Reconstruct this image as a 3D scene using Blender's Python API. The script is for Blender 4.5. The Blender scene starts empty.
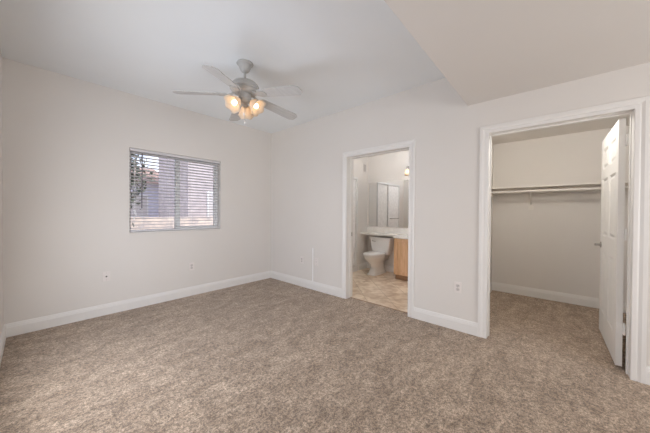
import bpy, bmesh, math, random
from mathutils import Vector, Matrix
random.seed(7)
PI = math.pi
S = bpy.context.scene
COL = S.collection

# ------------------------------------------------------------------ camera
cam_d = bpy.data.cameras.new('camera'); cam = bpy.data.objects.new('camera', cam_d); COL.objects.link(cam)
F_PX, YAW, PITCH, ROLL = 258.52, 0.72469, -0.009606, 0.0063983
fw = Vector((math.cos(YAW)*math.cos(PITCH), math.sin(YAW)*math.cos(PITCH), math.sin(PITCH)))
rt = Vector((math.sin(YAW), -math.cos(YAW), 0)); up = rt.cross(fw)
rt2 = math.cos(ROLL)*rt + math.sin(ROLL)*up; up2 = -math.sin(ROLL)*rt + math.cos(ROLL)*up
M = Matrix((( rt2.x, up2.x, -fw.x, -3.009), (rt2.y, up2.y, -fw.y, -4.0339), (rt2.z, up2.z, -fw.z, 1.2543), (0,0,0,1)))
cam.matrix_world = M
cam_d.sensor_fit = 'HORIZONTAL'; cam_d.sensor_width = 36.0
cam_d.lens = F_PX/650*36.0
cam_d.shift_y = -1.898/650
cam_d.clip_start = 0.02; cam_d.clip_end = 200
S.camera = cam

# ------------------------------------------------------------------ view, world, lights
S.view_settings.view_transform = 'Standard'; S.view_settings.look = 'None'
S.view_settings.gamma = 1.0; S.view_settings.use_curve_mapping = False
S.view_settings.exposure = -0.10
S.cycles.use_denoising = True
S.cycles.max_bounces = 14; S.cycles.diffuse_bounces = 9; S.cycles.glossy_bounces = 6
S.cycles.transmission_bounces = 8; S.cycles.transparent_max_bounces = 12
S.cycles.sample_clamp_indirect = 6.0
S.cycles.caustics_reflective = False; S.cycles.caustics_refractive = False

w = bpy.data.worlds.new('sky'); S.world = w; w.use_nodes = True
nt = w.node_tree; nt.nodes.clear()
wo = nt.nodes.new('ShaderNodeOutputWorld'); bg = nt.nodes.new('ShaderNodeBackground')
tc = nt.nodes.new('ShaderNodeTexCoord'); nz = nt.nodes.new('ShaderNodeTexNoise'); nz.inputs['Scale'].default_value = 3.5
nz.inputs['Detail'].default_value = 5
cr = nt.nodes.new('ShaderNodeValToRGB')
cr.color_ramp.elements[0].position = 0.42; cr.color_ramp.elements[0].color = (0.42, 0.55, 0.86, 1)
cr.color_ramp.elements[1].position = 0.6; cr.color_ramp.elements[1].color = (0.93, 0.93, 0.98, 1)
nt.links.new(tc.outputs['Generated'], nz.inputs['Vector']); nt.links.new(nz.outputs['Fac'], cr.inputs['Fac'])
nt.links.new(cr.outputs['Color'], bg.inputs['Color']); nt.links.new(bg.outputs['Background'], wo.inputs['Surface'])
bg.inputs['Strength'].default_value = 2.2

def light(name, kind, loc, rot, energy, color=(1,1,1), size=None, size_y=None, **k):
    d = bpy.data.lights.new(name, kind); d.energy = energy; d.color = color
    if size is not None:
        if kind == 'AREA':
            d.size = size
            if size_y: d.shape = 'RECTANGLE'; d.size_y = size_y
        elif kind == 'SUN': d.angle = size
        else: d.shadow_soft_size = size
    for a, b in k.items(): setattr(d, a, b)
    o = bpy.data.objects.new(name, d); COL.objects.link(o); o.location = loc; o.rotation_euler = rot
    return o
sun_dir = Vector((-0.25, 0.62, -0.74))
light('sun', 'SUN', (0,-10,12), sun_dir.to_track_quat('-Z','Y').to_euler(), 3.2, (1.0,0.96,0.90), 0.03)
# added area light brightening the room from the left wall, out of view
light('left_fill_light', 'AREA', (-3.19,-1.90,1.02), (0,-PI/2+0.10,0), 32, (0.97,0.985,1.0), 1.4, 1.8)
# added fill behind the camera; the near wall has no window
light('near_fill_light', 'AREA', (-1.5,-6.36,1.35), (PI/2,0,0), 44, (0.97,0.98,1.0), 1.8, 1.3)
# ------------------------------------------------------------------ materials
def mat(name, color, rough=0.6, metal=0.0, spec=0.5, trans=0.0, emit=None, estr=0.0, ior=1.45, alpha=1.0):
    m = bpy.data.materials.new(name); m.use_nodes = True
    b = m.node_tree.nodes['Principled BSDF']
    b.inputs['Base Color'].default_value = (*color, 1); b.inputs['Roughness'].default_value = rough
    b.inputs['Metallic'].default_value = metal; b.inputs['Specular IOR Level'].default_value = spec
    b.inputs['Transmission Weight'].default_value = trans; b.inputs['IOR'].default_value = ior
    b.inputs['Alpha'].default_value = alpha
    if emit: b.inputs['Emission Color'].default_value = (*emit, 1); b.inputs['Emission Strength'].default_value = estr
    return m
def nodes(m): return m.node_tree.nodes, m.node_tree.links, m.node_tree.nodes['Principled BSDF']
def add_noise(m, scale, c0, c1, p0=0.35, p1=0.65, detail=4, bump=0.0, bscale=None, bdist=0.002, stretch=None):
    n, l, b = nodes(m)
    tc = n.new('ShaderNodeTexCoord'); src = tc.outputs['Object']
    if stretch:
        mp = n.new('ShaderNodeMapping'); mp.inputs['Scale'].default_value = stretch; l.new(src, mp.inputs['Vector']); src = mp.outputs['Vector']
    nz = n.new('ShaderNodeTexNoise'); nz.inputs['Scale'].default_value = scale; nz.inputs['Detail'].default_value = detail
    l.new(src, nz.inputs['Vector'])
    cr = n.new('ShaderNodeValToRGB'); e = cr.color_ramp.elements
    e[0].position = p0; e[0].color = (*c0,1); e[1].position = p1; e[1].color = (*c1,1)
    l.new(nz.outputs['Fac'], cr.inputs['Fac']); l.new(cr.outputs['Color'], b.inputs['Base Color'])
    if bump:
        nb = n.new('ShaderNodeTexNoise'); nb.inputs['Scale'].default_value = bscale or scale; nb.inputs['Detail'].default_value = 3
        l.new(src, nb.inputs['Vector'])
        bp = n.new('ShaderNodeBump'); bp.inputs['Strength'].default_value = bump; bp.inputs['Distance'].default_value = bdist
        l.new(nb.outputs['Fac'], bp.inputs['Height']); l.new(bp.outputs['Normal'], b.inputs['Normal'])
    return m

m_wall = add_noise(mat('wall_paint',(0.7,0.65,0.6),0.85,spec=0.25), 1.2, (0.727,0.698,0.667), (0.742,0.713,0.682), bump=0.12, bscale=60, bdist=0.002)
m_ceil = add_noise(mat('ceiling_paint',(0.75,0.75,0.75),0.9,spec=0.2), 1.0, (0.82,0.85,0.87), (0.84,0.87,0.89), bump=0.12, bscale=60, bdist=0.002)
m_trim = add_noise(mat('trim_paint',(0.84,0.82,0.80),0.4), 3, (0.785,0.77,0.75), (0.80,0.785,0.765))
m_door = add_noise(mat('door_paint',(0.83,0.81,0.78),0.42), 3, (0.77,0.755,0.73), (0.785,0.77,0.745))
m_white = add_noise(mat('white_enamel',(0.8,0.8,0.8),0.35), 5, (0.80,0.80,0.80), (0.82,0.82,0.82))
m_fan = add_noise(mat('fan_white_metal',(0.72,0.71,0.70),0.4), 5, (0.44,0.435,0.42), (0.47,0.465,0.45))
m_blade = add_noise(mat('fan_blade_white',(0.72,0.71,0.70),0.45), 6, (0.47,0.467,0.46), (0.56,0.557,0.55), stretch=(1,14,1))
m_plate = add_noise(mat('outlet_plastic',(0.78,0.73,0.70),0.35), 8, (0.78,0.735,0.71), (0.79,0.745,0.72))
m_dark = add_noise(mat('dark_slot',(0.06,0.05,0.05),0.6), 8, (0.05,0.045,0.04), (0.08,0.07,0.06))
m_slotgrey = add_noise(mat('grey_receptacle',(0.5,0.46,0.44),0.4), 8, (0.60,0.56,0.54), (0.63,0.59,0.57))
m_chrome = add_noise(mat('chrome',(0.72,0.72,0.72),0.18,metal=1), 8, (0.70,0.70,0.70), (0.75,0.75,0.75))
m_nickel = add_noise(mat('satin_nickel',(0.5,0.48,0.45),0.3,metal=1), 8, (0.36,0.34,0.32), (0.42,0.40,0.38))
m_porc = add_noise(mat('porcelain',(0.85,0.84,0.83),0.12), 3, (0.84,0.835,0.83), (0.86,0.855,0.85))
m_vinyl = add_noise(mat('window_vinyl',(0.85,0.86,0.88),0.35), 3, (0.92,0.93,0.94), (0.94,0.95,0.96))
m_slat = add_noise(mat('blind_slat',(0.78,0.77,0.78),0.4), 3, (0.66,0.65,0.67), (0.70,0.69,0.71))
m_alu = add_noise(mat('brushed_aluminium',(0.6,0.6,0.59),0.4,metal=0.4), 8, (0.72,0.72,0.71), (0.78,0.78,0.77))
m_counter = add_noise(mat('cultured_marble',(0.80,0.77,0.72),0.2), 9, (0.80,0.77,0.73), (0.86,0.84,0.81))
m_mirror = add_noise(mat('mirror_silver',(0.88,0.88,0.88),0.02,metal=1), 3, (0.88,0.88,0.88), (0.89,0.89,0.89))
m_glass = mat('window_glass',(1,1,1),0.0,trans=1.0,ior=1.05,spec=0.3)
m_frost = add_noise(mat('obscure_glass',(0.80,0.80,0.79),0.6,trans=0.05), 14, (0.84,0.83,0.82), (0.95,0.94,0.93), bump=0.3, bscale=60)
m_cord = add_noise(mat('cord_white',(0.9,0.9,0.9),0.5), 3, (0.88,0.88,0.88), (0.9,0.9,0.9))
m_wand = add_noise(mat('blind_wand',(0.3,0.28,0.3),0.3), 3, (0.12,0.11,0.12), (0.17,0.16,0.17))
m_rod = add_noise(mat('closet_rod_white',(0.75,0.72,0.68),0.4), 3, (0.76,0.73,0.69), (0.78,0.75,0.71))

# shade of frosted glass, and glowing bulb
def shade_mat():
    m = bpy.data.materials.new('frosted_shade_glass'); m.use_nodes = True
    n = m.node_tree.nodes; l = m.node_tree.links; n.clear()
    o = n.new('ShaderNodeOutputMaterial'); mx = n.new('ShaderNodeMixShader'); t = n.new('ShaderNodeBsdfTranslucent'); d = n.new('ShaderNodeBsdfPrincipled')
    tc = n.new('ShaderNodeTexCoord'); nz = n.new('ShaderNodeTexNoise'); nz.inputs['Scale'].default_value = 20
    cr = n.new('ShaderNodeValToRGB'); cr.color_ramp.elements[0].color = (0.84,0.74,0.62,1); cr.color_ramp.elements[1].color = (0.92,0.84,0.74,1)
    l.new(tc.outputs['Object'], nz.inputs['Vector']); l.new(nz.outputs['Fac'], cr.inputs['Fac'])
    l.new(cr.outputs['Color'], t.inputs['Color']); l.new(cr.outputs['Color'], d.inputs['Base Color']); d.inputs['Roughness'].default_value = 0.25
    mx.inputs[0].default_value = 0.45
    l.new(t.outputs[0], mx.inputs[1]); l.new(d.outputs[0], mx.inputs[2]); l.new(mx.outputs[0], o.inputs['Surface'])
    return m
m_shade = shade_mat()
m_bulb = mat('lit_bulb',(1,0.9,0.75),0.4,emit=(1.0,0.74,0.47),estr=5.0)
m_vbulb = mat('lit_vanity_bulb',(1,0.95,0.8),0.4,emit=(1.0,0.86,0.55),estr=14)

def carpet_mat():
    m = mat('carpet_pile',(0.3,0.24,0.2),1.0,spec=0.05)
    n, l, b = nodes(m); b.inputs['Sheen Weight'].default_value = 0.25; b.inputs['Sheen Roughness'].default_value = 0.6
    tc = n.new('ShaderNodeTexCoord')
    def noise(sc, det, rough=0.5, vec=None, dist=0.0):
        z = n.new('ShaderNodeTexNoise'); z.inputs['Scale'].default_value = sc; z.inputs['Detail'].default_value = det
        z.inputs['Roughness'].default_value = rough; z.inputs['Distortion'].default_value = dist
        l.new(vec or tc.outputs['Object'], z.inputs['Vector']); return z
    def ramp(src, p0, c0, p1, c1):
        r = n.new('ShaderNodeValToRGB'); e = r.color_ramp.elements
        e[0].position = p0; e[0].color = (*c0,1); e[1].position = p1; e[1].color = (*c1,1); l.new(src, r.inputs['Fac']); return r
    def mix(kind, fac, a, bb):
        x = n.new('ShaderNodeMix'); x.data_type = 'RGBA'; x.blend_type = kind; x.inputs['Factor'].default_value = fac
        l.new(a, x.inputs['A']); l.new(bb, x.inputs['B']); return x.outputs['Result']
    mp = n.new('ShaderNodeMapping'); mp.inputs['Rotation'].default_value = (0,0,math.radians(35)); mp.inputs['Scale'].default_value = (1.0,2.6,1.0)
    l.new(tc.outputs['Object'], mp.inputs['Vector'])
    big = ramp(noise(3.0,7,0.68,mp.outputs['Vector'],0.8).outputs['Fac'], 0.38, (0.345,0.256,0.184), 0.62, (0.50,0.388,0.292))
    mid = ramp(noise(13,6,0.75,None,0.8).outputs['Fac'], 0.40, (0.70,0.68,0.66), 0.58, (1.10,1.10,1.10))
    fine = ramp(noise(120,3,0.75).outputs['Fac'], 0.36, (0.35,0.33,0.31), 0.60, (1.3,1.3,1.3))
    c = mix('MULTIPLY', 0.9, big.outputs['Color'], mid.outputs['Color'])
    c = mix('MULTIPLY', 0.85, c, fine.outputs['Color'])
    grain = ramp(noise(48,4,0.8).outputs['Fac'], 0.42, (0.46,0.44,0.42), 0.56, (1.28,1.28,1.28))
    c = mix('MULTIPLY', 0.8, c, grain.outputs['Color'])
    l.new(c, b.inputs['Base Color'])
    nb = noise(160,4,0.8); bp = n.new('ShaderNodeBump'); bp.inputs['Strength'].default_value = 0.8; bp.inputs['Distance'].default_value = 0.006
    l.new(nb.outputs['Fac'], bp.inputs['Height'])
    nb2 = noise(9,4,0.6); bp2 = n.new('ShaderNodeBump'); bp2.inputs['Strength'].default_value = 0.5; bp2.inputs['Distance'].default_value = 0.012
    l.new(nb2.outputs['Fac'], bp2.inputs['Height']); l.new(bp.outputs['Normal'], bp2.inputs['Normal']); l.new(bp2.outputs['Normal'], b.inputs['Normal'])
    return m
m_carpet = carpet_mat()

def tile_mat():
    m = mat('travertine_tile',(0.5,0.4,0.3),0.3); n, l, b = nodes(m)
    tc = n.new('ShaderNodeTexCoord'); mp = n.new('ShaderNodeMapping'); mp.inputs['Rotation'].default_value = (0,0,math.radians(45))
    mp.inputs['Location'].default_value = (0.1,0.05,0)
    l.new(tc.outputs['Object'], mp.inputs['Vector'])
    br = n.new('ShaderNodeTexBrick'); br.offset = 0.0; br.inputs['Scale'].default_value = 1.0
    br.inputs['Brick Width'].default_value = 0.33; br.inputs['Row Height'].default_value = 0.33; br.inputs['Mortar Size'].default_value = 0.004
    br.inputs['Color1'].default_value = (1,1,1,1); br.inputs['Color2'].default_value = (0.84,0.80,0.76,1); br.inputs['Mortar'].default_value = (0.62,0.58,0.52,1)
    l.new(mp.outputs['Vector'], br.inputs['Vector'])
    nz = n.new('ShaderNodeTexNoise'); nz.inputs['Scale'].default_value = 5; nz.inputs['Detail'].default_value = 6; nz.inputs['Distortion'].default_value = 1.2
    l.new(mp.outputs['Vector'], nz.inputs['Vector'])
    cr = n.new('ShaderNodeValToRGB'); e = cr.color_ramp.elements; e[0].position = 0.36; e[0].color = (0.64,0.49,0.35,1); e[1].position = 0.60; e[1].color = (0.92,0.80,0.66,1)
    l.new(nz.outputs['Fac'], cr.inputs['Fac'])
    x = n.new('ShaderNodeMix'); x.data_type='RGBA'; x.blend_type='MULTIPLY'; x.inputs['Factor'].default_value = 1
    l.new(cr.outputs['Color'], x.inputs['A']); l.new(br.outputs['Color'], x.inputs['B']); l.new(x.outputs['Result'], b.inputs['Base Color'])
    return m
m_tile = tile_mat()
m_oak = add_noise(mat('honey_oak',(0.55,0.35,0.2),0.4), 5, (0.62,0.38,0.21), (0.76,0.50,0.31), stretch=(6,6,0.7), detail=6)
m_oakdark = add_noise(mat('oak_toe_kick',(0.3,0.17,0.09),0.5), 5, (0.26,0.15,0.08), (0.34,0.20,0.11), stretch=(6,1,6))
m_stucco = add_noise(mat('pinkish_stucco',(0.6,0.5,0.45),0.9), 4, (0.48,0.42,0.42), (0.60,0.53,0.52), bump=0.3, bscale=50)
m_farwall = add_noise(mat('lilac_stucco',(0.4,0.38,0.42),0.9), 4, (0.60,0.59,0.68), (0.72,0.71,0.78))
m_rooftile = add_noise(mat('clay_roof',(0.35,0.2,0.15),0.8), 8, (0.30,0.19,0.16), (0.45,0.30,0.25))
m_block = add_noise(mat('tan_block',(0.6,0.45,0.33),0.9), 6, (0.48,0.42,0.40), (0.74,0.63,0.54))
m_leaf = add_noise(mat('tree_leaf',(0.07,0.1,0.06),0.6), 6, (0.05,0.06,0.05), (0.16,0.18,0.13))
m_bark = add_noise(mat('tree_bark',(0.2,0.15,0.1),0.9), 12, (0.14,0.10,0.08), (0.24,0.18,0.13), stretch=(1,1,0.2))
m_ground = add_noise(mat('desert_gravel',(0.45,0.38,0.3),0.95), 30, (0.38,0.31,0.25), (0.52,0.44,0.36))
m_ext = add_noise(mat('exterior_stucco',(0.55,0.48,0.42),0.95), 6, (0.52,0.45,0.40), (0.58,0.50,0.45))

# ------------------------------------------------------------------ mesh helpers
class MB:
    def __init__(s): s.bm = bmesh.new()
    def box(s, x0,x1,y0,y1,z0,z1, bev=0.0, seg=2):
        r = bmesh.ops.create_cube(s.bm, size=1.0); vs = r['verts']
        for v in vs:
            v.co = Vector(((x0+x1)/2+v.co.x*abs(x1-x0), (y0+y1)/2+v.co.y*abs(y1-y0), (z0+z1)/2+v.co.z*abs(z1-z0)))
        if bev > 0:
            es = list({e for v in vs for e in v.link_edges})
            bmesh.ops.bevel(s.bm, geom=es, offset=bev, segments=seg, profile=0.5, affect='EDGES')
        return s
    def tube(s, pts, r, seg=10, cap=True, smooth=True):
        pts = [Vector(p) for p in pts]; rs = r if isinstance(r,(list,tuple)) else [r]*len(pts)
        rings = []
        up0 = None
        for i,p in enumerate(pts):
            d = (pts[min(i+1,len(pts)-1)]-pts[max(i-1,0)]).normalized()
            if up0 is None: up0 = Vector((0,0,1)) if abs(d.z) < 0.9 else Vector((1,0,0))
            a = d.cross(up0).normalized(); b2 = a.cross(d).normalized(); up0 = b2
            rings.append([s.bm.verts.new(p+rs[i]*(a*math.cos(2*PI*k/seg)+b2*math.sin(2*PI*k/seg))) for k in range(seg)])
        s._bridge(rings, cap, smooth); return s
    def _bridge(s, rings, cap=True, smooth=True, closed=True):
        for A,B in zip(rings[:-1], rings[1:]):
            n = len(A)
            for k in range(n if closed else n-1):
                f = s.bm.faces.new((A[k],A[(k+1)%n],B[(k+1)%n],B[k])); f.smooth = smooth
        if cap:
            s.bm.faces.new(rings[0][::-1]); s.bm.faces.new(rings[-1])
    def lathe(s, prof, M4=Matrix(), seg=32, cap=True, smooth=True):
        rings = [[s.bm.verts.new(M4 @ Vector((max(r,1e-4)*math.cos(2*PI*k/seg), max(r,1e-4)*math.sin(2*PI*k/seg), z))) for k in range(seg)] for r,z in prof]
        s._bridge(rings, cap, smooth); return s
    def loft(s, secs, seg=36, cap=True, smooth=True, M4=Matrix()):
        rings = []
        for (z,cx,cy,rx,ry,n) in secs:
            ring = []
            for k in range(seg):
                t = 2*PI*k/seg; c, q = math.cos(t), math.sin(t)
                ring.append(s.bm.verts.new(M4 @ Vector((cx+rx*math.copysign(abs(c)**(2/n),c), cy+ry*math.copysign(abs(q)**(2/n),q), z))))
            rings.append(ring)
        s._bridge(rings, cap, smooth); return s
    def prism(s, outline, z0, z1, M4=Matrix()):
        a = [s.bm.verts.new(M4 @ Vector((x,y,z0))) for x,y in outline]; b = [s.bm.verts.new(M4 @ Vector((x,y,z1))) for x,y in outline]
        s._bridge([a,b], True, False); return s
    def sweep(s, prof_lines):   # list of polylines (one per profile point), closed profile
        rings = [[s.bm.verts.new(Vector(p)) for p in ln] for ln in prof_lines]
        n = len(rings)
        for i in range(n):
            A, B = rings[i], rings[(i+1)%n]
            for k in range(len(A)-1): s.bm.faces.new((A[k],A[k+1],B[k+1],B[k]))
        s.bm.faces.new([r[0] for r in rings]); s.bm.faces.new([r[-1] for r in rings][::-1]); return s
    def build(s, name, m, parent=None, M4=None, kind=None, smooth_angle=None):
        if M4 is not None: bmesh.ops.transform(s.bm, matrix=M4, verts=s.bm.verts)
        bmesh.ops.recalc_face_normals(s.bm, faces=s.bm.faces)
        me = bpy.data.meshes.new(name); s.bm.to_mesh(me); s.bm.free()
        me.materials.append(m)
        if any(p.use_smooth for p in me.polygons):
            try: me.set_sharp_from_angle(angle=math.radians(40))
            except Exception: pass
        o = bpy.data.objects.new(name, me); COL.objects.link(o)
        if parent is not None: o.parent = parent
        if kind: o['kind'] = kind
        return o
def empty(name, loc=(0,0,0), rz=0, kind=None):
    o = bpy.data.objects.new(name, None); o.empty_display_size = 0.1; COL.objects.link(o); o.location = loc; o.rotation_euler = (0,0,rz)
    if kind: o['kind'] = kind
    return o
def tag(o, label, cat, group=None, kind=None):
    o['label'] = label; o['category'] = cat
    if group: o['group'] = group
    if kind: o['kind'] = kind
    return o
def copy_tree(o, parent=None):
    c = o.copy(); COL.objects.link(c)
    if parent is not None: c.parent = parent
    for ch in [x for x in bpy.data.objects if x.parent == o]: copy_tree(ch, c)
    return c
def st(name, boxes, m, parent=None, label=None):
    b = MB()
    for q in boxes: b.box(*q)
    o = b.build(name, m, parent, kind='structure' if parent is None else None)
    if label: o['label'] = label
    return o

# ------------------------------------------------------------------ room shell
XL = -3.203; YN = -6.40; H = 2.74; HS = 2.372; YS = -3.351; WT = 0.14
XB = 2.00; BYL = -0.88; BYR = -3.16          # bathroom
XC = 1.97; CYL = -3.28; CYR = -4.88          # closet
DW = 2.045                                   # door opening height
B0, B1 = -2.722, -1.795                      # bathroom opening (y)
C0, C1 = -4.480, -3.543                      # closet opening (y)
WX0, WX1, WZ0, WZ1 = -2.197, -1.000, 0.967, 2.060

st('floor', [(XL-0.15,0.09,YN-0.15,0.15,-0.15,0), (0.09,XC+0.15,CYR-0.1,BYR-0.06,-0.15,0)], m_carpet, label='brown mottled cut pile carpet floor running on into the closet')
st('floor_bathroom', [(0.09,XB+0.15,BYR-0.06,0.12,-0.15,0.0)], m_tile, label='beige travertine tile bathroom floor laid on the diagonal')
st('ceiling', [(XL-0.15,0.0+WT,YS,0.15,H,H+0.15)], m_ceil, label='flat white bedroom ceiling')
st('ceiling_soffit', [(XL-0.15,WT,YN-0.15,YS,HS,H+0.15)], m_wall, label='dropped beige ceiling section over the closet side')
st('wall_left', [(XL-0.15,XL,-1.05,0.15,0,H), (XL-0.15,XL,YN-0.15,-3.05,0,H), (XL-0.15,XL,-3.05,-1.05,1.90,H), (XL-0.15,XL,-3.05,-1.05,0,0.30)], m_wall)  # opening added to let fill light in, outside the camera view
st('wall_near', [(XL-0.15,WT,YN-0.15,YN,0,H)], m_wall)
st('wall_window', [(XL,WX0,0,0.16,0,H), (WX1,WT,0,0.16,0,H), (WX0,WX1,0,0.16,0,WZ0), (WX0,WX1,0,0.16,WZ1,H)], m_wall, label='plain greige wall with the blinded window')
JT = 0.012
st('wall_right', [(0,WT,B1+JT,0,0,H), (0,WT,C1+JT,B0-JT,0,H), (0,WT,YN,C0-JT,0,H), (0,WT,B0-JT,B1+JT,DW+JT,H), (0,WT,C0-JT,C1+JT,DW+JT,H)], m_wall, label='light greige wall with bathroom and closet doorways')
# closet shell
st('wall_closet_back', [(XC,XC+0.13,CYR-0.1,CYL+0.0,0,HS)], m_wall)
st('wall_closet_left', [(WT,XC+0.13,CYL,BYR,0,H)], m_wall)
st('wall_closet_right', [(WT,XC,CYR-0.1,CYR,0,HS)], m_wall)
st('ceiling_closet', [(WT,XC+0.13,CYR-0.1,CYL+0.06,HS,HS+0.1)], m_wall)
# bathroom shell with shower alcove in its left wall
SX0, SX1, SZ = 0.42, 1.585, 2.00
st('wall_bathroom_back', [(XB,XB+0.13,BYR,0.12,0,H)], m_wall)
st('wall_bathroom_left', [(WT,SX0,BYL,BYL+0.1,0,H), (SX1,XB,BYL,BYL+0.1,0,H), (SX0,SX1,BYL,BYL+0.1,SZ,H),
    (SX0-0.1,SX0,BYL+0.1,0.02,0,H), (SX1,SX1+0.1,BYL+0.1,0.02,0,H), (SX0-0.1,SX1+0.1,0.02,0.12,0,H)], m_wall)
st('ceiling_bathroom', [(WT,XB+0.13,BYR-0.1,0.12,H,H+0.1)], m_wall)

# baseboards
BP = [(0,0),(0.016,0),(0.016,0.092),(0.0125,0.098),(0.0125,0.108),(0.009,0.113),(0.007,0.124),(0.004,0.130),(0,0.131)]
def base(name, a, b, nrm, m=m_trim, ext=(0,0)):
    a = Vector((*a,0)); b = Vector((*b,0)); d = (b-a).normalized(); n = Vector((*nrm,0))
    lines = [[a + n*p + Vector((0,0,z)) + d*(p*ext[0]), b + n*p + Vector((0,0,z)) - d*(p*ext[1])] for p,z in BP]
    return MB().sweep(lines).build(name, m, kind='structure')
CW = 0.076
base('baseboard_window', (XL,0), (0,0), (0,-1), ext=(1,1))
base('baseboard_left', (XL,-4.6), (XL,0), (1,0), ext=(0,1))
base('baseboard_right', (0,0), (0,B1+CW), (-1,0), ext=(1,0))
base('baseboard_middle', (0,B0-CW), (0,C1+CW), (-1,0))
base('baseboard_front', (0,C0-CW), (0,YN), (-1,0))
base('baseboard_closet', (XC,CYL), (XC,CYR), (-1,0), ext=(1,1))
base('baseboard_closet_left', (WT,CYL), (XC,CYL), (0,-1), ext=(0,1))
base('baseboard_closet_right', (WT,CYR), (XC,CYR), (0,1), ext=(0,1))
base('baseboard_bathroom', (XB,BYL), (XB,-1.79), (-1,0), ext=(1,0))
base('baseboard_bathroom_left', (SX1+0.05,BYL), (XB,BYL), (0,-1), ext=(0,1))

# door casings (mitred) and jambs
CP = [(0.0,0.0),(0.0,0.010),(0.003,0.013),(0.026,0.013),(0.034,0.010),(0.052,0.018),(0.074,0.018),(0.076,0.016),(0.076,0.0)]
def casing(name, y0, y1, side, label):
    root = empty(name, (0,(y0+y1)/2,0), kind='structure'); root['label'] = label
    cy = (y0+y1)/2
    for sgn, x in ((-1,0.0),(1,WT)):
        ln = []
        for wd, dp in CP:
            X = x + sgn*dp
            ln.append([(X,y1+wd-cy,0),(X,y1+wd-cy,DW+wd),(X,y0-wd-cy,DW+wd),(X,y0-wd-cy,0)])
        MB().sweep(ln).build('casing', m_trim, root)
    j = MB(); t = JT
    j.box(-0.004,WT+0.004,y1-cy,y1+t-cy,0,DW); j.box(-0.004,WT+0.004,y0-t-cy,y0-cy,0,DW); j.box(-0.004,WT+0.004,y0-t-cy,y1+t-cy,DW,DW+t)
    # door stop strips
    sx = 0.070
    j.box(sx,sx+0.03,y1-0.008-cy,y1-cy,0,DW); j.box(sx,sx+0.03,y0-cy,y0+0.008-cy,0,DW); j.box(sx,sx+0.03,y0+0.008-cy,y1-0.008-cy,DW-0.008,DW)
    j.build('jamb', m_trim, root)
    return root
t1 = casing('trim_1', B0, B1, 1, 'white moulded casing and jamb around the bathroom doorway')
t2 = casing('trim_2', C0, C1, 1, 'white moulded casing and jamb around the closet doorway')
sp = MB(); cy = (B0+B1)/2
sp.box(0.108,0.130,B1-0.0025-cy,B1-cy,0.90,0.96,0.0008); sp.box(0.114,0.124,B1-0.0035-cy,B1-0.0022-cy,0.915,0.945)
sp.build('strike_plate', m_nickel, t1)['label'] = 'small metal strike plate'
# carpet-to-tile threshold strip
MB().box(0.082,0.098,B0,B1,0.0,0.004,0.0015).build('trim_3', m_oakdark, kind='structure')

# ------------------------------------------------------------------ closet door (door_1)
DL, DH, DT = 0.900, 2.018, 0.038
d1 = empty('door_1', (0.166, -4.4625, 0.012), math.radians(0.7), kind='structure')
d1['label'] = 'white six-panel closet door standing open into the closet'
def six_panel(L, Hh, T):
    b = MB(); rec = 0.009
    b.box(0,L,rec,T-rec,0,Hh)
    st_, mu = 0.115, 0.10; pw = (L-2*st_-mu)/2
    rows = [(0.24,0.86),(1.02,1.60),(1.70,Hh-0.115)]
    xs = [(st_,st_+pw),(st_+pw+mu,L-st_)]
    for (ya,yb) in ((0,rec),(T-rec,T)):
        b.box(0,st_,ya,yb,0,Hh); b.box(L-st_,L,ya,yb,0,Hh); b.box(xs[0][1],xs[1][0],ya,yb,0,Hh)
        zz = [0]+[v for r in rows for v in r]+[Hh]
        for i in range(0,len(zz),2):
            for xa,xb in xs: b.box(xa,xb,ya,yb,zz[i],zz[i+1])
        out = ya == 0
        y_in = rec if out else T-rec; sg = -1 if out else 1
        for xa,xb in xs:
            for za,zb in rows:
                # ogee border + raised field
                def quad(i, dy): return [Vector((xa+i,y_in+sg*dy,za+i)),Vector((xb-i,y_in+sg*dy,za+i)),Vector((xb-i,y_in+sg*dy,zb-i)),Vector((xa+i,y_in+sg*dy,zb-i))]
                prof = [(0.0,rec),(0.004,0.006),(0.010,0.004),(0.014,0.0),(0.022,0.0),(0.042,0.007),(0.044,0.007)]
                rings = [[b.bm.verts.new(v) for v in quad(i,dy)] for i,dy in prof]
                for A,B in zip(rings[:-1],rings[1:]):
                    for k in range(4): b.bm.faces.new((A[k],A[(k+1)%4],B[(k+1)%4],B[k]))
                b.bm.faces.new(rings[-1])
    return b
six_panel(DL,DH,DT).build('door_slab', m_door, d1)
for z in (0.31,1.075,1.84):
    hb = MB(); hb.box(-0.022,0.001,-0.012,-0.0005,z-0.045,z+0.045,0.0006)
    hb.box(-0.0016,0.0004,0.004,DT-0.002,z-0.045,z+0.045)
    hb.tube([(0.006,-0.007,z-0.047),(0.006,-0.007,z+0.047)],0.0065,12)
    h = hb.build('hinge', m_trim, d1); h['label'] = 'painted white butt hinge'
def lever(x, ysurf, sgn, z, parent):
    b = MB(); Mr = Matrix.Translation((x,ysurf,z)) @ Matrix.Rotation(-sgn*PI/2,4,'X')
    b.lathe([(0.0,0),(0.032,0),(0.032,0.004),(0.028,0.009),(0.014,0.012),(0.012,0.03),(0.013,0.048),(0.0,0.048)], Mr, 24)
    b.tube([(x,ysurf+sgn*0.042,z),(x-0.02,ysurf+sgn*0.045,z+0.001),(x-0.06,ysurf+sgn*0.046,z-0.002),(x-0.105,ysurf+sgn*0.044,z+0.003)],[0.010,0.0095,0.008,0.0065],12)
    return b
hl = lever(DL-0.065, DT, 1, 0.915, d1).build('door_handle', m_nickel, d1); hl['label'] = 'satin metal lever handle'
hl2 = lever(DL-0.065, 0, -1, 0.915, d1).build('door_handle', m_nickel, d1); hl2['label'] = 'satin metal lever handle'
MB().box(DL-0.0005,DL+0.0015,DT/2-0.0125,DT/2+0.0125,0.885,0.945,0.0006).tube([(DL,DT/2,0.915),(DL+0.011,DT/2,0.915)],0.008,10).build('latch', m_nickel, d1)

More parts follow.
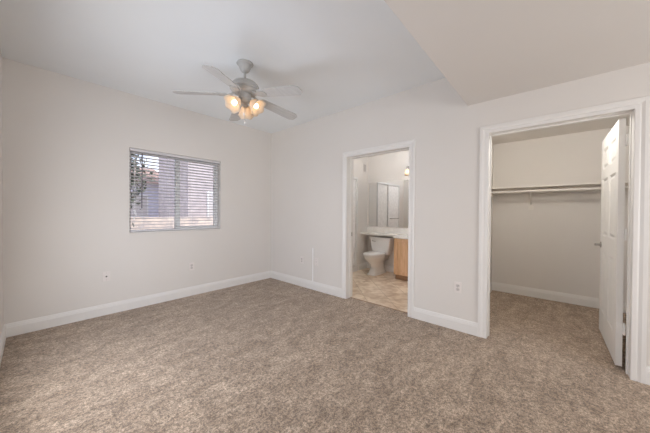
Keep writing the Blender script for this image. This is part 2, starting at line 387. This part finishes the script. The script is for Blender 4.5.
# ------------------------------------------------------------------ window_1
w1 = empty('window_1', ((WX0+WX1)/2, 0.10, WZ0), kind='structure'); w1['label'] = 'white vinyl sliding window behind the open blind'
HW = (WX1-WX0)/2; WH = WZ1-WZ0
fr = MB(); fd0, fd1 = 0.0, 0.055
fr.box(-HW,-HW+0.035,fd0,fd1,0,WH,0.003); fr.box(HW-0.035,HW,fd0,fd1,0,WH,0.003); fr.box(-HW+0.035,HW-0.035,fd0,fd1,0,0.035,0.003); fr.box(-HW+0.035,HW-0.035,fd0,fd1,WH-0.035,WH,0.003)
fr.build('window_frame', m_vinyl, w1)
MB().box(-0.032,0.032,0.004,0.050,0.035,WH-0.035,0.003).build('meeting_rail', m_vinyl, w1)
sash = MB()
sash.box(0.032,HW-0.035,0.008,0.028,0.035,0.065); sash.box(0.032,HW-0.035,0.008,0.028,WH-0.065,WH-0.035); sash.box(HW-0.062,HW-0.035,0.008,0.028,0.065,WH-0.065)
sash.build('sash', m_vinyl, w1)
MB().box(-HW+0.035,-0.03,0.036,0.040,0.035,WH-0.035).build('pane', m_glass, w1)
MB().box(0.03,HW-0.062,0.016,0.020,0.06,WH-0.06).build('pane', m_glass, w1)
MB().box(-HW,HW,-0.118,0.0,0.0,0.012,0.003).build('window_sill', m_trim, w1)
# added_window: unseen frame added around the left wall opening that admits light
w2 = empty('added_window', (XL-0.11,-2.05,0.30), kind='structure'); w2['label'] = 'white framed window added in the unseen left wall to admit light'
b = MB(); b.box(-0.04,0.01,-1.0,-0.95,0,1.6); b.box(-0.04,0.01,0.95,1.0,0,1.6); b.box(-0.04,0.01,-0.95,0.95,0,0.05); b.box(-0.04,0.01,-0.95,0.95,1.55,1.6); b.box(-0.04,0.01,-0.025,0.025,0.05,1.55)
b.build('window_frame', m_vinyl, w2)
# ------------------------------------------------------------------ blind
bl = empty('window_blind', ((WX0+WX1)/2, 0.045, WZ0+0.012)); BHt = WH-0.012
tag(bl, 'white horizontal slat blind hanging open inside the window recess', 'blind')
MB().box(-HW+0.006,HW-0.006,-0.028,0.028,BHt-0.034,BHt-0.002,0.003).build('headrail', m_slat, bl)
NS = 24; pitch = (BHt-0.034-0.035)/NS
for k in range(NS):
    z = 0.035+pitch*(k+0.35); b = MB(); n = 6; tilt = math.radians(-9)
    top, bot = [], []
    for i in range(n+1):
        u = -0.025+0.05*i/n; cz = 0.0022*(1-(u/0.025)**2)
        yy = u*math.cos(tilt)-cz*math.sin(tilt); zz = u*math.sin(tilt)+cz*math.cos(tilt)
        top.append((yy,z+zz+0.0012)); bot.append((yy,z+zz-0.0012))
    prof = top+bot[::-1]
    b.sweep([[(-HW+0.01,y,zq),(HW-0.01,y,zq)] for y,zq in prof]).build('slat', m_slat, bl)
MB().box(-HW+0.01,HW-0.01,-0.026,0.026,0.004,0.022,0.004).build('bottom_rail', m_slat, bl)
for xx in (-HW+0.14,-0.14,0.16,HW-0.14):
    b = MB()
    for yy in (-0.0265,0.0265): b.tube([(xx,yy,0.02),(xx,yy,BHt-0.045)],0.0009,5)
    b.build('ladder_cord', m_cord, bl)
MB().tube([(-HW+0.137,-0.040,BHt-0.05),(-HW+0.132,-0.042,0.31)],[0.0065,0.007],8).build('tilt_wand', m_wand, bl)
tc_ = MB()
for dx,zb in ((0,0.255),(0.012,0.215),(-0.006,0.165)):
    tc_.tube([(-HW+0.055+dx,-0.038,BHt-0.05),(-HW+0.055+dx,-0.040,zb+0.03)],0.0011,5)
pc = tc_.build('pull_cord', m_cord, bl)
for dx,zb in ((0,0.255),(0.012,0.215),(-0.006,0.165)):
    MB().lathe([(0.003,0.035),(0.006,0.028),(0.010,0.004),(0.008,0.0)], Matrix.Translation((-HW+0.055+dx,-0.041,zb)), 12).build('tassel', m_cord, pc)

# ------------------------------------------------------------------ ceiling fan
FX, FY = -1.595, -1.697
fan = empty('ceiling_fan', (FX,FY,H)); tag(fan, 'white five-blade ceiling fan with glowing tulip glass shades hanging from the white ceiling', 'ceiling fan')
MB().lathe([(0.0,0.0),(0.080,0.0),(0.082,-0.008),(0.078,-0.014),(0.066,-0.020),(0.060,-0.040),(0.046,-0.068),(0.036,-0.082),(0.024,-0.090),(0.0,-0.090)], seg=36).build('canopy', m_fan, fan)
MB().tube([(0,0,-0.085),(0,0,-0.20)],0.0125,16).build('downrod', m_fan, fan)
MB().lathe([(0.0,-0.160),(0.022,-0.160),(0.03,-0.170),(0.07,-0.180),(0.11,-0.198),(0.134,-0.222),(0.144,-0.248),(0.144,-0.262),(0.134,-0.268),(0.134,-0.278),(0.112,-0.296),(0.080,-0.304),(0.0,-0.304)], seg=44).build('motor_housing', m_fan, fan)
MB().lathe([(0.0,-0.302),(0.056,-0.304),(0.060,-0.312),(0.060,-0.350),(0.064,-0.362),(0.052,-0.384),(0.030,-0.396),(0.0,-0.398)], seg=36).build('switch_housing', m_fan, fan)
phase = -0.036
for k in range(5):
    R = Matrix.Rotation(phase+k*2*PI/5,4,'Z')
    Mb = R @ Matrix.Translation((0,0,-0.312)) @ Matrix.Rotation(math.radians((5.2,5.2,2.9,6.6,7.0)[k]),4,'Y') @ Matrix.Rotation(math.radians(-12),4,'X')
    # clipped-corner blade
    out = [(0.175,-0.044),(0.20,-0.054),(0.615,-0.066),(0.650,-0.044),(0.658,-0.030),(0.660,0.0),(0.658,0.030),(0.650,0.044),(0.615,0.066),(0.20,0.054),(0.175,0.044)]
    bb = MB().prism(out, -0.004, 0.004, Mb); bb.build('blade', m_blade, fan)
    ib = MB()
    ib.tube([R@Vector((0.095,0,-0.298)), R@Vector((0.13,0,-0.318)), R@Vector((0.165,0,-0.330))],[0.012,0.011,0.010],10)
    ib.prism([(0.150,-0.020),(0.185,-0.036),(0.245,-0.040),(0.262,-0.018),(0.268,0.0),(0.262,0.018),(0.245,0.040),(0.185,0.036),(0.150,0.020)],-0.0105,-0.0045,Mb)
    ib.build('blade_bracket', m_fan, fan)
    for (sx_,sy_) in ((0.20,-0.022),(0.20,0.022),(0.245,0.0)): pass
SA = [math.radians(a) for a in (-173.5,-60.5,51.5)]
for a in SA:
    R = Matrix.Rotation(a,4,'Z')
    ar = MB().tube([R@Vector((0.025,0,-0.372)), R@Vector((0.052,0,-0.374)), R@Vector((0.064,0,-0.382)), R@Vector((0.072,0,-0.392))],[0.011,0.010,0.010,0.011],12)
    ax = (R @ Vector((0.76,0,-0.65))).normalized()
    q = ax.to_track_quat('Z','Y').to_matrix().to_4x4()
    base_p = R @ Vector((0.066,0,-0.386))
    Ms = Matrix.Translation(base_p) @ q
    ar.lathe([(0.0,-0.004),(0.018,-0.004),(0.024,0.004),(0.027,0.022),(0.024,0.026),(0.0,0.026)], Ms, 24)
    arm = ar.build('lamp_arm', m_fan, fan)
    # tulip shade with scalloped rim
    sb = MB(); seg = 48; rings = []
    prof = [(0.026,0.012),(0.034,0.022),(0.048,0.042),(0.056,0.064),(0.059,0.082),(0.064,0.098),(0.072,0.112)]
    for (r,z) in prof:
        ring = []
        for k in range(seg):
            t = 2*PI*k/seg; sc = max(0,(z-0.05)/0.062)
            rr = r*(1+0.045*sc*math.cos(6*t)); zz = z+0.006*sc*math.cos(6*t)
            rr *= 1.0+0.22*sc; ring.append(sb.bm.verts.new(Ms @ Vector((rr*math.cos(t),rr*math.sin(t),zz))))
        rings.append(ring)
    sb._bridge(rings, cap=False)
    so = sb.build('lamp_shade', m_shade, fan); so['label'] = 'frosted tulip glass lamp shade'
    md = so.modifiers.new('thick','SOLIDIFY'); md.thickness = 0.003
    MB().lathe([(0.0,0.022),(0.012,0.024),(0.014,0.040),(0.022,0.058),(0.026,0.074),(0.022,0.088),(0.012,0.097),(0.0,0.099)], Ms, 20).build('bulb', m_bulb, so)['label'] = 'glowing warm light bulb'
for (px_,py_,zl) in ((0.012,0.020,-0.565),(-0.020,-0.018,-0.500)):
    c = MB().tube([(px_,py_,-0.39),(px_,py_,zl)],0.0013,6)
    co = c.build('pull_chain', m_nickel, fan)
    MB().lathe([(0.0,0.0),(0.005,0.0),(0.008,-0.008),(0.008,-0.022),(0.004,-0.030),(0.0,-0.030)], Matrix.Translation((px_,py_,zl)), 14).build('pull_fob', m_white, co)

# ------------------------------------------------------------------ outlets and wall plates
def plate_root(name, loc, rz, label, cat='outlet', group='wall plates low on the walls'):
    o = empty(name, loc, rz); tag(o, label, cat, group)
    MB().box(-0.036,0.036,-0.006,0.0,-0.058,0.058,0.0025).build('cover_plate', m_plate, o)
    return o
def duplex(loc, rz, label):
    o = plate_root('wall_outlet', loc, rz, label)
    for z in (-0.0195,0.0195):
        r = MB().prism([(x_*0.017,zz_*0.0145) for x_,zz_ in ((-1,-.6),(-.7,-1),(.7,-1),(1,-.6),(1,.6),(.7,1),(-.7,1),(-1,.6))],0,0.0025, Matrix.Translation((0,-0.0055,z)) @ Matrix.Rotation(PI/2,4,'X')).build('receptacle', m_slotgrey, o)
        s_ = MB(); s_.box(-0.0075,-0.0055,-0.0086,-0.0078,z-0.001,z+0.008); s_.box(0.0055,0.0075,-0.0086,-0.0078,z-0.001,z+0.007); s_.tube([(0,-0.0078,z-0.007),(0,-0.0086,z-0.007)],0.0028,10)
        s_.build('slot', m_dark, r)
    MB().tube([(0,-0.0058,0),(0,-0.0072,0)],0.003,10).build('screw', m_nickel, o)
    return o
RW = -PI/2   # faces -x on the right wall
def rotw(): return -PI/2
duplex((-1.446,0,0.431), 0, 'pale duplex outlet on the window wall right of the coaxial plate')
duplex((0,-0.857,0.443), RW, 'faint duplex outlet on the right wall left of the thin vertical strip')
duplex((0,-3.275,0.458), RW, 'duplex outlet between the bathroom doorway and the closet doorway')
cx_ = plate_root('cable_jack', (-2.425,0,0.462), 0, 'white plate with dark round jack, leftmost plate on the window wall', 'wall plate')
MB().lathe([(0,0),(0.0085,0),(0.0085,0.005),(0.006,0.006),(0.005,0.013),(0,0.013)], Matrix.Translation((0,-0.0055,0)) @ Matrix.Rotation(PI/2,4,'X'), 14).build('jack', m_dark, cx_)
for z in (-0.042,0.042): MB().tube([(0,-0.0058,z),(0,-0.0072,z)],0.003,10).build('screw', m_nickel, cx_)
pj = plate_root('phone_jack', (0,-1.194,0.455), RW, 'faint wall plate just right of the thin vertical strip', 'wall plate')
MB().box(-0.009,0.009,-0.0075,-0.0055,-0.009,0.009,0.001).build('jack', m_slotgrey, pj)
for z in (-0.042,0.042): MB().tube([(0,-0.0058,z),(0,-0.0072,z)],0.003,10).build('screw', m_nickel, pj)
cc = MB().box(-0.012,0,-1.122,-1.110,0.131,0.672,0.003).build('wall_strip', m_cord)  # narrow raised white strip running down to the baseboard
tag(cc, 'thin white vertical strip on the wall above the baseboard left of the bathroom doorway', 'cord cover')

# ------------------------------------------------------------------ closet fittings
sh = empty('closet_shelf', (XC,(CYL+CYR)/2,1.628)); tag(sh, 'long white shelf across the closet back wall above the hanging rod', 'shelf')
hl_ = (CYL-CYR)/2
MB().box(-0.30,0,-hl_,hl_,0,0.018,0.002).build('shelf_board', m_rod, sh)
tag(MB().box(XC-0.018,XC,CYR,CYL,1.563,1.628,0.002).build('shelf_cleat', m_rod), 'white wall strip under the back edge of the closet shelf', 'cleat')
light('closet_fill_light', 'POINT', (0.42,-4.0,2.22), (0,0,0), 20, (1.0,0.97,0.91), 0.10)  # unseen lamp added to brighten the closet, no fixture modelled
rd = MB().tube([(XC-0.275,CYL,1.572),(XC-0.275,CYR,1.572)],0.0165,20).build('closet_rod', m_rod)
tag(rd, 'white round hanging rod just under the closet shelf', 'rod')
br_ = empty('shelf_bracket', (XC,-3.775,1.628)); tag(br_, 'white metal bracket holding the closet shelf and rod', 'bracket')
b = MB(); b.box(-0.005,0,-0.013,0.013,-0.25,-0.065,0.001); b.box(-0.29,-0.018,-0.011,0.011,-0.005,0,0.001)
b.tube([(-0.004,0,-0.235),(-0.10,0,-0.13),(-0.20,0,-0.045),(-0.25,0,-0.028)],0.007,8); b.build('arm', m_rod, br_)
hk = MB(); hk.tube([(-0.275+0.022*math.cos(t),0,-0.057+0.022*math.sin(t)) for t in [math.radians(a) for a in range(-200,21,20)]],0.005,8)
hk.build('rod_hook', m_rod, br_)
MB().box(-0.014,-0.0,-0.030,0.030,-0.325,-0.268,0.002).build('wall_block', m_rod, br_)

# ------------------------------------------------------------------ bathroom: toilet
tl = empty('toilet', (1.80,-1.315,0)); tag(tl, 'white two-piece toilet against the bathroom back wall beside the oak vanity', 'toilet')
b = MB()   # pedestal + bowl, front toward -x
b.loft([(0.0,-0.115,0,0.262,0.112,4),(0.025,-0.115,0,0.262,0.112,4),(0.035,-0.11,0,0.246,0.098,3.4),(0.14,-0.09,0,0.205,0.080,3),(0.21,-0.11,0,0.205,0.092,2.6),(0.26,-0.155,0,0.230,0.125,2.4),(0.30,-0.18,0,0.252,0.152,2.4),(0.345,-0.20,0,0.275,0.172,2.3),(0.385,-0.205,0,0.283,0.180,2.3),(0.395,-0.205,0,0.278,0.176,2.3)], seg=40)
b.box(-0.04,0.17,-0.12,0.12,0.26,0.385,0.02,3)
b.build('bowl', m_porc, tl)
b = MB(); b.loft([(0.395,-0.215,0,0.280,0.182,2.3),(0.400,-0.215,0,0.286,0.188,2.3),(0.412,-0.215,0,0.286,0.188,2.3),(0.416,-0.215,0,0.280,0.183,2.3)], seg=40); b.build('seat', m_porc, tl)
b = MB(); b.loft([(0.417,-0.215,0,0.282,0.184,2.3),(0.422,-0.215,0,0.284,0.186,2.3),(0.436,-0.215,0,0.276,0.180,2.3),(0.442,-0.215,0,0.25,0.158,2.3)], seg=40); b.box(0.035,0.075,-0.09,0.09,0.400,0.432,0.006); b.build('lid', m_porc, tl)
b = MB(); b.loft([(0.385,0.085,0,0.080,0.185,7),(0.40,0.085,0,0.088,0.195,7),(0.56,0.085,0,0.094,0.225,8),(0.695,0.085,0,0.100,0.240,9)], seg=64); b.build('tank', m_porc, tl)
b = MB(); b.loft([(0.695,0.083,0,0.106,0.248,9),(0.70,0.083,0,0.110,0.252,9),(0.722,0.083,0,0.110,0.252,9),(0.732,0.083,0,0.103,0.245,9)], seg=64); b.build('tank_lid', m_porc, tl)
b = MB(); b.tube([(-0.013,0.17,0.655),(-0.034,0.17,0.655),(-0.038,0.12,0.650),(-0.038,0.08,0.645)],[0.009,0.009,0.006,0.008],10); b.build('flush_lever', m_chrome, tl)
b = MB(); b.tube([(0.185,0.20,0.16),(0.14,0.20,0.16),(0.13,0.19,0.20),(0.10,0.165,0.39)],0.006,8); b.lathe([(0,0),(0.018,0),(0.018,0.01),(0,0.01)], Matrix.Translation((0.195,0.20,0.16))@Matrix.Rotation(-PI/2,4,'Y'),16); b.build('supply_line', m_chrome, tl)

# vanity cabinet
VY1, VY0, VX = -1.795, -2.95, 1.475
va = empty('vanity_cabinet', (VX,(VY0+VY1)/2,0)); tag(va, 'honey oak vanity cabinet on the bathroom tile right of the toilet', 'cabinet')
hy = (VY1-VY0)/2; D_ = XB-VX-0.001
b = MB(); b.box(0.018,D_,-hy,hy,0.10,0.775,0.001); b.build('cabinet_box', m_oak, va)
b = MB(); b.box(0.07,D_,-hy+0.001,hy-0.001,0,0.10); b.build('toe_kick', m_oakdark, va)
b = MB(); fw_ = 0.04
for y0_,y1_ in ((hy-fw_,hy),(-hy,-hy+fw_),(hy-0.41-fw_,hy-0.41),(-hy+0.36,-hy+0.36+fw_)): b.box(0,0.018,y0_,y1_,0.10,0.775)
b.box(0,0.0178,-hy,hy,0.10,0.13); b.box(0,0.0178,-hy,hy,0.745,0.775); b.box(0,0.0178,-hy,hy,0.60,0.625); b.build('face_frame', m_oak, va)
def cab_door(y0_,y1_,z0_,z1_):
    d = MB(); t = 0.019; s_ = 0.052
    d.box(-t,-0.001,y0_,y0_+s_,z0_,z1_,0.002); d.box(-t,-0.001,y1_-s_,y1_,z0_,z1_,0.002); d.box(-t,-0.001,y0_+s_,y1_-s_,z0_,z0_+s_,0.002); d.box(-t,-0.001,y0_+s_,y1_-s_,z1_-s_,z1_,0.002)
    d.box(-0.010,-0.002,y0_+s_,y1_-s_,z0_+s_,z1_-s_)
    d.box(-0.016,-0.009,y0_+s_+0.022,y1_-s_-0.022,z0_+s_+0.022,z1_-s_-0.022,0.005)
    return d.build('cabinet_door', m_oak, va)
cab_door(hy-0.42,hy-0.022,0.118,0.762); cab_door(-0.215,hy-0.445,0.118,0.61); cab_door(-hy+0.025,-0.225,0.118,0.61)
b = MB(); b.box(-0.019,-0.001,-hy+0.025,hy-0.445,0.625,0.762,0.004); b.build('drawer_front', m_oak, va)
# countertop with banjo extension over the toilet tank
ct = empty('countertop', (XB,-1.9,0.777)); tag(ct, 'cream stone-look countertop running over the toilet tank and vanity', 'countertop')
out = [(0,BYL+1.9-0.002),(-0.27,BYL+1.9-0.002),(-0.27,0.17),(-0.30,0.125),(-0.36,0.115),(-0.545,0.115),(-0.545,VY0+1.9-0.0),(0,VY0+1.9)]
b = MB(); b.prism(out[::-1],0,0.038); b.build('slab', m_counter, ct)
MB().box(-0.020,-0.001,VY0+1.9,BYL+1.9-0.002,0.038,0.150,0.003).build('backsplash', m_counter, ct)
# mirror
mr = empty('wall_mirror', (XB,0,0)); tag(mr, 'large frameless mirror on the bathroom back wall above the countertop', 'mirror')
MB().box(-0.006,-0.001,-2.93,-0.915,0.945,1.915,0.001).build('mirror_glass', m_mirror, mr)
# vanity light
vl = empty('vanity_light', (XB,-2.16,2.15)); tag(vl, 'vanity wall light with a glowing glass shade above the bathroom mirror', 'wall light')
MB().box(-0.025,0,-0.36,0.36,-0.035,0.035,0.008).build('back_plate', m_nickel, vl)
for yy in (-0.30,0.0,0.30):
    b = MB(); b.tube([(-0.02,yy,0.0),(-0.07,yy,0.012),(-0.10,yy,0.0),(-0.105,yy,-0.03)],0.008,10); b.lathe([(0,0.0),(0.024,0.0),(0.026,-0.028),(0,-0.028)],Matrix.Translation((-0.105,yy,-0.018)),20)
    am = b.build('lamp_arm', m_nickel, vl)
    b = MB(); b.lathe([(0.026,0),(0.038,-0.03),(0.046,-0.07),(0.058,-0.115)],Matrix.Translation((-0.105,yy,-0.043)),28,cap=False); so = b.build('lamp_shade', m_shade, vl)
    md = so.modifiers.new('thick','SOLIDIFY'); md.thickness = 0.003
    MB().lathe([(0,0),(0.012,0),(0.014,-0.02),(0.028,-0.05),(0.028,-0.07),(0.014,-0.088),(0,-0.09)],Matrix.Translation((-0.105,yy,-0.05)),18).build('bulb', m_vbulb, so)
light('vanity_light_lamp', 'POINT', (XB-0.30,-2.3,2.02), (0,0,0), 8, (0.97,0.98,1.0), 0.12)
light('bathroom_fill_light', 'POINT', (0.75,-1.75,2.50), (0,0,0), 20, (0.95,0.975,1.0), 0.15)  # extra light added out of sight to lift the bathroom
# vent on bathroom left wall
vn = empty('wall_vent', (1.865,BYL,2.235)); tag(vn, 'small grey louvred vent high on the bathroom left wall', 'vent')
MB().box(-0.055,0.055,-0.006,0,-0.085,0.085,0.002).build('vent_frame', m_slotgrey, vn)
for k in range(7):
    z=-0.06+k*0.02; MB().box(-0.042,0.042,-0.010,-0.005,z-0.004,z+0.004).build('louvre', m_nickel, vn)
# shower enclosure in the left wall (seen directly at its edge, and in the mirror)
sw = empty('shower_door', ((SX0+SX1)/2,BYL,0)); tag(sw, 'framed sliding shower door of obscure glass in the bathroom left wall, reflected in the mirror', 'shower door')
hs = (SX1-SX0)/2
b = MB(); b.box(-hs,-hs+0.035,-0.02,0.04,0.10,SZ,0.003); b.box(hs-0.035,hs,-0.02,0.04,0.10,SZ,0.003); b.box(-hs+0.035,hs-0.035,-0.02,0.04,SZ-0.05,SZ,0.003); b.box(-hs+0.035,hs-0.035,-0.02,0.04,0.10,0.13,0.003); b.build('frame', m_alu, sw)
MB().box(-hs+0.035,0.03,-0.008,-0.002,0.13,SZ-0.05).build('glass_panel', m_frost, sw)
g2 = MB().box(-0.03,hs-0.035,0.016,0.022,0.13,SZ-0.05).build('glass_panel', m_frost, sw)
b = MB(); b.tube([(-hs+0.10,-0.008,1.10),(-hs+0.10,-0.055,1.10),(-0.06,-0.055,1.10),(-0.06,-0.008,1.10)],0.009,10); b.build('towel_bar', m_nickel, sw)
st('shower_curb', [(SX0,SX1,BYL-0.02,BYL+0.10,0,0.10)], m_porc)['category'] = 'curb'
st('shower_pan', [(SX0,SX1,BYL+0.10,0.02,0,0.04)], m_porc)

# ------------------------------------------------------------------ outside the window
g = MB().box(-25,30,0.3,40,-0.35,-0.2).build('ground_outside', m_ground, kind='structure')
fb = MB(); fb.box(-14,16,5.4,5.6,-0.2,1.06)
fence = fb.build('block_wall', m_block); tag(fence, 'tan block garden wall seen through the blind', 'garden wall')
nh = empty('neighbour_house', (7.1,8.0,-0.2)); tag(nh, 'pinkish stucco neighbouring house seen through the right half of the blind', 'house')
MB().box(-5.6,6,0,4,0,5.6).build('house_wall', m_stucco, nh)
rf = MB(); A = [(-6.1,-0.5,5.6),(6.5,-0.5,5.6),(6.5,4.4,5.6),(-6.1,4.4,5.6)]; T_ = [(-2.6,2.0,7.2),(3,2.0,7.2)]
va_ = [rf.bm.verts.new(p) for p in A]; vb_ = [rf.bm.verts.new((x,y,z-0.14)) for x,y,z in A]; vt_ = [rf.bm.verts.new(p) for p in T_]
rf.bm.faces.new((va_[0],va_[1],vt_[1],vt_[0])); rf.bm.faces.new((va_[1],va_[2],vt_[1])); rf.bm.faces.new((va_[2],va_[3],vt_[0],vt_[1])); rf.bm.faces.new((va_[3],va_[0],vt_[0]))
for k in range(4): rf.bm.faces.new((va_[k],vb_[k],vb_[(k+1)%4],va_[(k+1)%4]))
rf.bm.faces.new(vb_[::-1]); rf.build('roof', m_rooftile, nh)
for x0_,x1_ in ((-4.7,-3.7),(-2.6,-1.6)):
    wf = MB(); wf.box(x0_-0.07,x1_+0.07,-0.05,0.02,1.13,2.37,0.01); wfo = wf.build('window_surround', m_trim, nh)
    MB().box(x0_,x1_,-0.056,-0.045,1.2,2.3).build('pane', m_slotgrey, wfo)
fh = empty('neighbour_house', (-3.2,13.0,-0.2)); tag(fh, 'lilac-grey house farther off, seen through the left half of the blind', 'house')
MB().box(-6,5.4,0,7,0,3.0).build('house_wall', m_farwall, fh)
rf = MB(); rf.prism([(-0.5,3.0),(7.5,3.0),(3.5,4.3)],-6.3,5.7,Matrix(((0,0,1,0),(1,0,0,0),(0,1,0,0),(0,0,0,1)))); rf.build('roof', m_rooftile, fh)
for x0_,x1_ in ((-1.4,-0.3),(1.2,2.3),(3.4,4.4)):
    wfo = MB().box(x0_-0.07,x1_+0.07,-0.05,0.02,1.13,2.37,0.01).build('window_surround', m_trim, fh)
    MB().box(x0_,x1_,-0.056,-0.045,1.2,2.3).build('pane', m_slotgrey, wfo)
def tree(name, loc, hh, rad, n, label):
    t = empty(name, loc); tag(t, label, 'tree')
    b = MB(); b.tube([(0,0,0),(0.05,0,hh*0.3),(-0.02,0.05,hh*0.55),(0.05,0,hh*0.8)],[0.13,0.10,0.07,0.03],10)
    for a in range(7):
        an = a*0.9; z0_ = hh*(0.35+0.06*a); b.tube([(0,0,z0_),(rad*0.45*math.cos(an),rad*0.45*math.sin(an),z0_+0.35),(rad*0.8*math.cos(an),rad*0.8*math.sin(an),z0_+0.6)],[0.05,0.03,0.012],7)
    b.build('trunk', m_bark, t)
    f = MB(); rnd = random.Random(5)
    cl = [(rad*0.7*math.cos(i*2.4)*rnd.random()**.4, rad*0.7*math.sin(i*2.4)*rnd.random()**.4, hh*(0.5+0.5*rnd.random())) for i in range(26)]
    for i in range(n):
        c = rnd.choice(cl); p = Vector(c)+Vector((rnd.gauss(0,.2),rnd.gauss(0,.2),rnd.gauss(0,.18)))
        s1 = 0.04+0.03*rnd.random(); q = Matrix.Rotation(rnd.random()*6.28,3,(rnd.gauss(0,1),rnd.gauss(0,1),rnd.gauss(0,1)+.01))
        vs = [f.bm.verts.new(p+q@Vector(v)) for v in ((-s1*1.6,0,0),(0,-s1*.6,0.006),(s1*1.6,0,0),(0,s1*.6,0.006))]; f.bm.faces.new(vs)
    f.build('foliage', m_leaf, t)
tree('yard_tree', (-1.95,4.3,-0.2), 3.6, 0.95, 3000, 'dark leafy tree outside, seen through the upper left of the blind')
